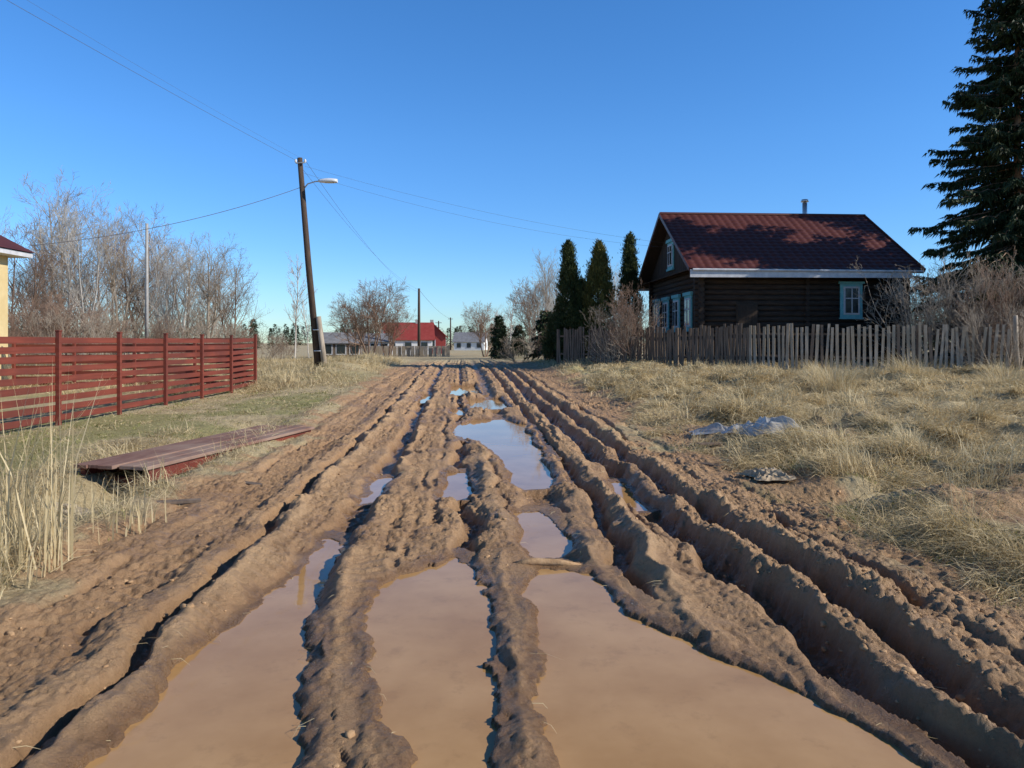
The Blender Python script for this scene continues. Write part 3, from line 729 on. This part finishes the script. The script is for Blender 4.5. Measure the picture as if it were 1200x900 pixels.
for xx in(x0-.03,x1+.03):
    for sg in(-1,1): mb.beam((xx,DP/2,rz_+.01),(xx,DP/2+sg*(DP/2+oy),ez+.01),.05,.17)
mb.obj('ridge_and_verge_caps',M_roof,e,smooth=False)
mb=MB()
mb.box(((x0+x1)/2-.3,-oy-.03,ez-.17),(x1-x0-.6,.04,.34),ry=-.002);mb.box(((x0+x1)/2,-oy+.33,ez-.25),(x1-x0-.5,.62,.03))
mb.box(((x0+x1)/2,DP+oy+.03,ez-.13),(x1-x0,.04,.26))
mb.tube([(x0+.1,-oy-.1,ez-.02),(x1-.1,-oy-.1,ez-.04)],.055,8)
mb.obj('fascia_and_gutter',M_trim,e)
fr=MB();te=MB();gls=MB();sh=MB()
def win_front(xc,zc,w,h):
    y=-.16
    te.box((xc,y,zc),(w+.42,.05,h+.42));te.box((xc,y-.03,zc+h/2+.24),(w+.56,.12,.1));te.box((xc,y-.03,zc-h/2-.23),(w+.5,.1,.07))
    fr.box((xc,y-.035,zc),(w+.12,.05,h+.12))
    gls.box((xc,y-.053,zc),(w-.03,.03,h-.03))
    fr.box((xc,y-.075,zc+.1),(w,.03,.045));fr.box((xc,y-.077,zc),(.045,.03,h))
def win_side(yc,zc,w,h,xo=-.16):
    x=xo
    te.box((x,yc,zc),(.05,w+.4,h+.4));te.box((x-.03,yc,zc+h/2+.27),(.12,w+.56,.16));te.box((x-.03,yc,zc-h/2-.24),(.1,w+.5,.1))
    fr.box((x-.035,yc,zc),(.05,w+.14,h+.14))
    gls.box((x-.053,yc,zc),(.03,w-.03,h-.03))
    fr.box((x-.075,yc,zc),(.03,.045,h));fr.box((x-.077,yc,zc+.15),(.03,w,.045))
win_front(6.95,2.95,.62,1.15)
for yy in(1.3,3.3,5.3,7.2): win_side(yy,2.45,.75,1.2)
win_side(4.2,5.45,.7,.95,-.2)
fr.obj('window_frames',M_trim,e);te.obj('window_casings',M_teal,e);gls.obj('window_panes',gl,e)
mb=MB();mb.box((2.1,-.17,2.2),(1.0,.06,1.2));mb.box((2.1,-.21,2.2),(.86,.03,1.06))
mb.obj('boarded_opening',M_board,e)
mb=MB();mb.box((1.2,-.2,1.0),(.05,.06,1.6));mb.obj('plank_prop',M_gray2,e)
mb=MB();cx,cy=6.9,4.5
mb.tube([(cx,cy,6.8),(cx,cy,8.25)],.12,12);mb.tube([(cx,cy,8.3),(cx,cy,8.42)],[.2,.16],12);mb.tube([(cx,cy,8.2),(cx,cy,8.3)],.06,8)
mb.obj('chimney_pipe',M_metal,e,smooth=True)
# ---------------------------------------------------------------- yellow house
e=empty('yellow_house',(-22.55,23.2,gz1(-21,24)))
mb=MB();mb.box((0,0,2.3),(9.4,8.0,4.8));mb.obj('walls',M_yel,e)
mb=MB();zr=4.85;o=[(-5.3,-4.6,zr),(5.3,-4.6,zr),(5.3,4.6,zr),(-5.3,4.6,zr)];ap=[(-1,0,zr+3.2),(1,0,zr+3.2)]
mb.poly([o[0],o[1],ap[1],ap[0]]);mb.poly([o[1],o[2],ap[1]]);mb.poly([o[2],o[3],ap[0],ap[1]]);mb.poly([o[3],o[0],ap[0]]);
mb.obj('hip_roof',M_roof,e)
mb=MB();mb.box((-.02,0,zr-.1),(10.5,9.1,.16));mb.obj('eaves_soffit',M_trim,e)
mb=MB();gq=MB()
for yy in(-2.2,1.2):
    mb.box((4.72,yy,2.6),(.06,1.3,1.6));gq.box((4.76,yy,2.6),(.03,1.1,1.4))
mb.box((3.2,-4.02,2.6),(1.4,.06,1.6));gq.box((3.2,-4.06,2.6),(1.2,.03,1.4))
mb.obj('window_frames',M_white,e);gq.obj('window_panes',gl,e)
# ---------------------------------------------------------------- distant houses
def cottage(name,xc,yc,L_,D_,hw,hr,wall,roof,rz=0,gable_front=False):
    e=empty(name,(xc,yc,gz1(xc,yc)),rz+(math.pi/2 if gable_front else 0))
    mb=MB();mb.box((0,0,hw/2-.1),(L_,D_,hw+.2))
    mb.obj('walls',wall,e)
    mb=MB()
    for xx in(-L_/2+.01,L_/2-.01): mb.poly([(xx,-D_/2,hw),(xx,D_/2,hw),(xx,0,hw+hr*.93)])
    mb.obj('gables',roof if roof is M_redroof else wall,e)
    mb=MB();s_=hr/(D_/2)
    for sg in(-1,1): mb.box((0,sg*(D_/4+.15),hw+hr/2-.15*s_+.03),(L_+.7,math.hypot(D_/2+.3,hr+.3*s_),.08),rx=-sg*math.atan(s_))
    mb.obj('roof',roof,e)
    mb=MB();tr=MB()
    for k in range(3):
        xx=-L_/2+L_*(k+.5)/3;tr.box((xx,-D_/2-.02,hw*.55),(1.1,.05,1.2));mb.box((xx,-D_/2-.05,hw*.55),(.85,.05,.95))
    tr.box((L_/2+.02,0,hw*.55),(.05,1.1,1.2));mb.box((L_/2+.05,0,hw*.55),(.05,.85,.95));tr.box((-L_/2-.02,0,hw*.55),(.05,1.1,1.2));mb.box((-L_/2-.05,0,hw*.55),(.05,.85,.95))
    tr.obj('window_frames',M_trim,e);mb.obj('window_panes',gl,e)
    mb=MB();mb.box((L_*.2,0,hw+hr),(.5,.5,.9));mb.obj('chimney',M_conc,e)
cottage('white_cottage_with_red_roof',px(478,105),105,6.4,6,2.1,2.2,M_white,M_redroof,.15)
cottage('red_barn',px(506,112),112,3.5,4,2.6,1.9,M_redroof,M_redroof,.1,True)
cottage('white_cottage_with_grey_roof',px(552,165),165,6.4,6,1.9,1.9,M_white,M_greyroof,-.1)
cottage('grey_shed',px(400,82),82,4.2,3.6,1.6,1.0,M_gray2,M_greyroof,.2)
cottage('grey_shed',px(440,95),95,3.5,3.6,1.8,.9,M_white,M_greyroof,.1)
mb=MB();
for k in range(26):
    xx=px(395+k*5.2,88);yy=88+random.uniform(-.2,.2);mb.box((xx,yy,gz1(xx,yy)+.55),(.45,.03,1.3))
mb.obj('board_fence',M_gray)
# ---------------------------------------------------------------- poles and lamp
bz=gz1(-8.36,33);PT=(-9.12,33,9.55)
e=empty('street_lamp',(0,0,0))
mb=MB();mb.tube([(-8.30,33,bz-.3),(-8.75,33,(bz+9.5)/2),PT],[.155,.135,.11],12);mb.obj('wooden_pole',M_pole,e,smooth=True)
mb=MB();mb.tube([(-7.98,32.9,bz-.3),(-8.28,32.85,bz+2.2)],[.13,.11],8);
mb.obj('support_stub',M_gray,e,smooth=True)
mb=MB()
for zz in(.7,1.6): mb.tube([(-8.25-.05*zz,32.95,bz+zz),(-8.25-.05*zz,32.95,bz+zz+.05)],.22,10)
arm=[(-9.0,32.98,8.15),(-8.75,32.9,8.42),(-8.4,32.8,8.5),(-8.2,32.75,8.5)]
mb.tube(arm,.028,8)
mb.tube([(-9.25,32.85,9.3),(-8.85,32.85,9.32)],.03,6)
mb.obj('bracket_arm',M_metal,e,smooth=True)
V=[];F=[];nr=9
for i in range(nr):
    t=i/(nr-1);w=.04+.15*math.sin(math.pi*min(t*.62+.1,1))**.8*(1 if t<.97 else .6);h=.04+.09*math.sin(math.pi*min(t*.7+.1,1))
    for k in range(12):
        a=2*math.pi*k/12;V.append((-8.25+t*.8,32.75+w*math.cos(a),8.5+h*(max(math.sin(a),-.45))))
for i in range(nr-1):
    for k in range(12):
        k2=(k+1)%12;F.append([i*12+k,i*12+k2,(i+1)*12+k2,(i+1)*12+k])
F.append(list(range(12))[::-1]);F.append([(nr-1)*12+k for k in range(12)])
m_=MB();m_.v=[Vector(v) for v in V];m_.f=F;m_.obj('lamp_head',M_lamp,e,smooth=True)
mb=MB();mb.box((-7.8,32.75,8.445),(.36,.17,.03));mb.obj('lamp_lens',M_white,e)
mb=MB()
for xx in(-9.25,-8.85): mb.tube([(xx,32.85,9.32),(xx,32.85,9.38),(xx,32.85,9.46)],[.035,.055,.03],8)
mb.obj('insulators',M_white,e)
def upole(name,x,y,top,mat,r=.13,arm=True,lean=0):
    e=empty(name,(x,y,0));g=gz1(x,y);mb=MB();mb.tube([(0,0,g-.3),(lean*.5,0,(g+top)/2),(lean,0,top)],[r*1.15,r,r*.8],10);mb.obj('pole',mat,e,smooth=True)
    if arm:
        mb=MB();mb.box((lean,-.12,top-.35),(1.1,.08,.09));mb.obj('crossarm',M_pole,e)
        mb=MB()
        for k in(-.45,.45): mb.tube([(lean+k,-.12,top-.3),(lean+k,-.12,top-.15)],[.05,.04],8)
        mb.obj('insulators',M_white,e)
upole('utility_pole',px(491,92),92,1.6+64/900*92,M_pole,.17,False)
upole('utility_pole',px(528,170),170,1.6+30/900*170,M_pole,.16)
upole('utility_pole',px(514,135),135,1.6+26/900*135,M_pole,.13)
upole('utility_pole',px(172,46),46,1.6+140/900*46,M_conc,.10,False)
upole('utility_pole',-13.6,-3,9.9,M_pole)
upole('utility_pole',px(583,75),75,1.6+9/900*75,M_gray,.08,False)
def wire(a,b2,sag,r=.008):
    pts=[];
    for i in range(25):
        t=i/24;p=Vector(a).lerp(Vector(b2),t);p.z-=sag*4*t*(1-t);pts.append(p)
    W_=MB();W_.tube(pts,r,4);return W_
wb=MB()
def addw(*a,**k):
    w=wire(*a,**k);o=len(wb.v);wb.v+=w.v;wb.f+=[[i+o for i in f] for f in w.f]
addw((-9.25,32.85,9.42),(-14.05,-3.1,9.7),.25,r=.006);addw((-8.85,32.85,9.42),(-13.15,-3.1,9.7),.35,r=.003)
addw((-9.05,33,8.3),(-17.3,27.6,5.1),.35,r=.011)
p2=(px(491,92),92,8.0)
addw((-9.25,32.85,9.42),p2,.9);addw((-8.85,32.85,9.42),(p2[0]+.1,92,7.7),1.1)
addw((-8.9,33,9.2),(7.9,38.6,6.6),.35,r=.004);addw((-8.95,33,8.9),(7.9,38.6,6.4),.5,r=.004)
addw(p2,(px(528,170),170,7.0),.6,r=.02)
wb.obj('overhead_wires',M_wire)
# ---------------------------------------------------------------- litter
pm,nt,b=newmat('plastic_film');b.inputs['Base Color'].default_value=(.52,.50,.46,1);b.inputs['Roughness'].default_value=.25
tr_=nt.nodes.new('ShaderNodeBsdfTransparent');mx=nt.nodes.new('ShaderNodeMixShader');mx.inputs[0].default_value=.25
nt.links.new(b.outputs[0],mx.inputs[1]);nt.links.new(tr_.outputs[0],mx.inputs[2]);nt.links.new(mx.outputs[0],nt.nodes['Material Output'].inputs[0])
def sheet(name,x,y,lx,ly,h,mat,seed,rz=0,fold=1.0):
    nx,ny=150,120;a=np.linspace(-1,1,nx);c=np.linspace(-1,1,ny);A,B=np.meshgrid(a,c)
    wa=A+.5*(fbm(A*1.5+3,B*1.5,seed+11,3)-.5);wb_=B+.5*(fbm(A*1.5+9,B*1.5,seed+12,3)-.5)
    edge=np.maximum(np.abs(A),np.abs(B));er=1-ss(.6,1,edge)*.92
    f1=np.abs(np.sin(wa*6.2+wb_*2.6+3*fbm(A*1.3,B*1.3,seed,2)));f2=np.abs(np.sin(wb_*8.5-wa*4+seed))
    f3=np.abs(fbm(A*4,B*4,seed+2,4)-.5)*2
    bulk=ss(.3,.7,fbm(A*1.2+4,B*1.2,seed+3,2))
    zz=h*er*(.2+bulk*.55*(1-edge*.5)+.20*(1-f1)*fold+.16*(1-f2)*fold-.3*f3)
    ca,sa=math.cos(rz),math.sin(rz)
    X_=A*lx/2*(1+.5*(fbm(B*1.8,A*.5,seed+7,3)-.5)*2);Y_=B*ly/2*(1+.5*(fbm(A*1.8+5,B*.5,seed+8,3)-.5)*2)
    gx=x+X_*ca-Y_*sa;gy=y+X_*sa+Y_*ca
    g=gz(gx.ravel(),gy.ravel()).reshape(gx.shape)
    V=np.stack([gx.ravel(),gy.ravel(),(g+zz+.05).ravel()],1)
    id_=np.arange(nx*ny).reshape(ny,nx);F=np.stack([id_[:-1,:-1].ravel(),id_[:-1,1:].ravel(),id_[1:,1:].ravel(),id_[1:,:-1].ravel()],1)
    return mesh_np(name,V,F,mat,smooth=True)
sheet('plastic_sheet_litter',3.85,12.0,.95,1.7,.24,pm,7,.5)
M_straw_s=simple('pale_rag',(.28,.20,.12),(.52,.42,.29),18,.9,.6,.02)
sheet('crumpled_rag',2.95,8.9,.42,.5,.10,M_straw_s,17,.2)
M_pale=simple('pale_cut_wood',(.36,.28,.18),(.56,.46,.33),6,.85,.4,.006,(1,4,4))
e=empty('broken_plank_pile',(-4.65,8.15,gz1(-4.65,8.15)))
mb=MB();mb.box((0,0,.20),(1.05,.17,.04),rz=-.35,rx=.15,ry=.08);mb.box((.15,-.2,.14),(.7,.12,.03),rz=-.1,rx=-.1,ry=.08);mb.box((-.25,.2,.22),(.6,.10,.03),rz=-.7,ry=-.1);mb.box((.4,.1,.12),(.3,.14,.03),rz=.5,ry=.2)
mb.box((.1,.05,.07),(.12,.5,.12),rz=.2);mb.box((-.3,0,.08),(.12,.5,.14),rz=-.1)
mb.obj('planks',M_pale,e,bevel=.006)
x,y=XY(.62,5.62)
mb=MB();mb.tube([(x-.24,y-.03,-.015),(x-.1,y,-.0),(x+.1,y+.01,-.01),(x+.26,y-.02,-.025)],[.02,.03,.027,.015],9);mb.obj('muddy_branch',M_clod,smooth=True)
mb=MB()
for (xx,yy,rz,l) in [(3.1,11.5,.3,.7),(2.5,9.9,-.5,.4),(3.4,10.6,1.2,.5),(-3.35,7.6,.5,.5),(-3.0,8.8,-.4,.35)]:
    g=gz1(xx,yy);mb.box((xx,yy,g+.03),(l,.07,.025),rz=rz,rx=.1,ry=.04)
mb.obj('scrap_boards',M_gray2)
# ---------------------------------------------------------------- light, sky, camera
az=math.radians(106);el=math.radians(31)
sd=Vector((math.sin(az)*math.cos(el),math.cos(az)*math.cos(el),math.sin(el)))
su=bpy.data.lights.new('sun','SUN');su.energy=5;su.angle=math.radians(.5);su.color=(1,.94,.85)
so=bpy.data.objects.new('sun',su);scene.collection.objects.link(so);so.rotation_euler=sd.to_track_quat('Z','Y').to_euler()
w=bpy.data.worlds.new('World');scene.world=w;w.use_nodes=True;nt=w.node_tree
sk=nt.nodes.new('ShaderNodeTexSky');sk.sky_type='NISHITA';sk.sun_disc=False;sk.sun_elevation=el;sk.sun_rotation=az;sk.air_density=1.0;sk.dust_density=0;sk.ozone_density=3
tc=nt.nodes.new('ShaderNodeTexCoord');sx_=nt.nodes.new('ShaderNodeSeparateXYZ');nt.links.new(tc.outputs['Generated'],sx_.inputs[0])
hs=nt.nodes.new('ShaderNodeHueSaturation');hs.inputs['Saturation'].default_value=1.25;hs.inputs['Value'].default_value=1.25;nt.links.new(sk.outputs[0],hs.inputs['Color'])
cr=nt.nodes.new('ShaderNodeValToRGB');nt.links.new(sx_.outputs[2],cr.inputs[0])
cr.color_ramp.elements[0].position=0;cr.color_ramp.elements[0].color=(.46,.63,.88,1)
cr.color_ramp.elements[1].position=1;cr.color_ramp.elements[1].color=(.22,.24,.28,1)  # unseen zenith darkened on purpose to lower the sky's fill light
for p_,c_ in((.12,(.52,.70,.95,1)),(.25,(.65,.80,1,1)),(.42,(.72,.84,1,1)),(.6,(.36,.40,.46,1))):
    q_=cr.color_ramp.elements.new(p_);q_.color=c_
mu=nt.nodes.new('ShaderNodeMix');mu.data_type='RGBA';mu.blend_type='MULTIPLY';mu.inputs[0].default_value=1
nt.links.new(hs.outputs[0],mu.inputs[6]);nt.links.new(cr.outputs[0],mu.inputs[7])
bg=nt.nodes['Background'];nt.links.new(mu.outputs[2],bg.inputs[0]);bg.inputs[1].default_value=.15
scene.view_settings.view_transform='Standard';scene.view_settings.look='None';scene.view_settings.exposure=0
cam=bpy.data.cameras.new('camera');co_=bpy.data.objects.new('camera',cam);scene.collection.objects.link(co_)
cam.sensor_width=36;cam.lens=27;cam.shift_y=-.04;cam.clip_end=8000;cam.clip_start=.05
co_.location=(0,0,1.6);co_.rotation_euler=(math.pi/2,0,0);scene.camera=co_
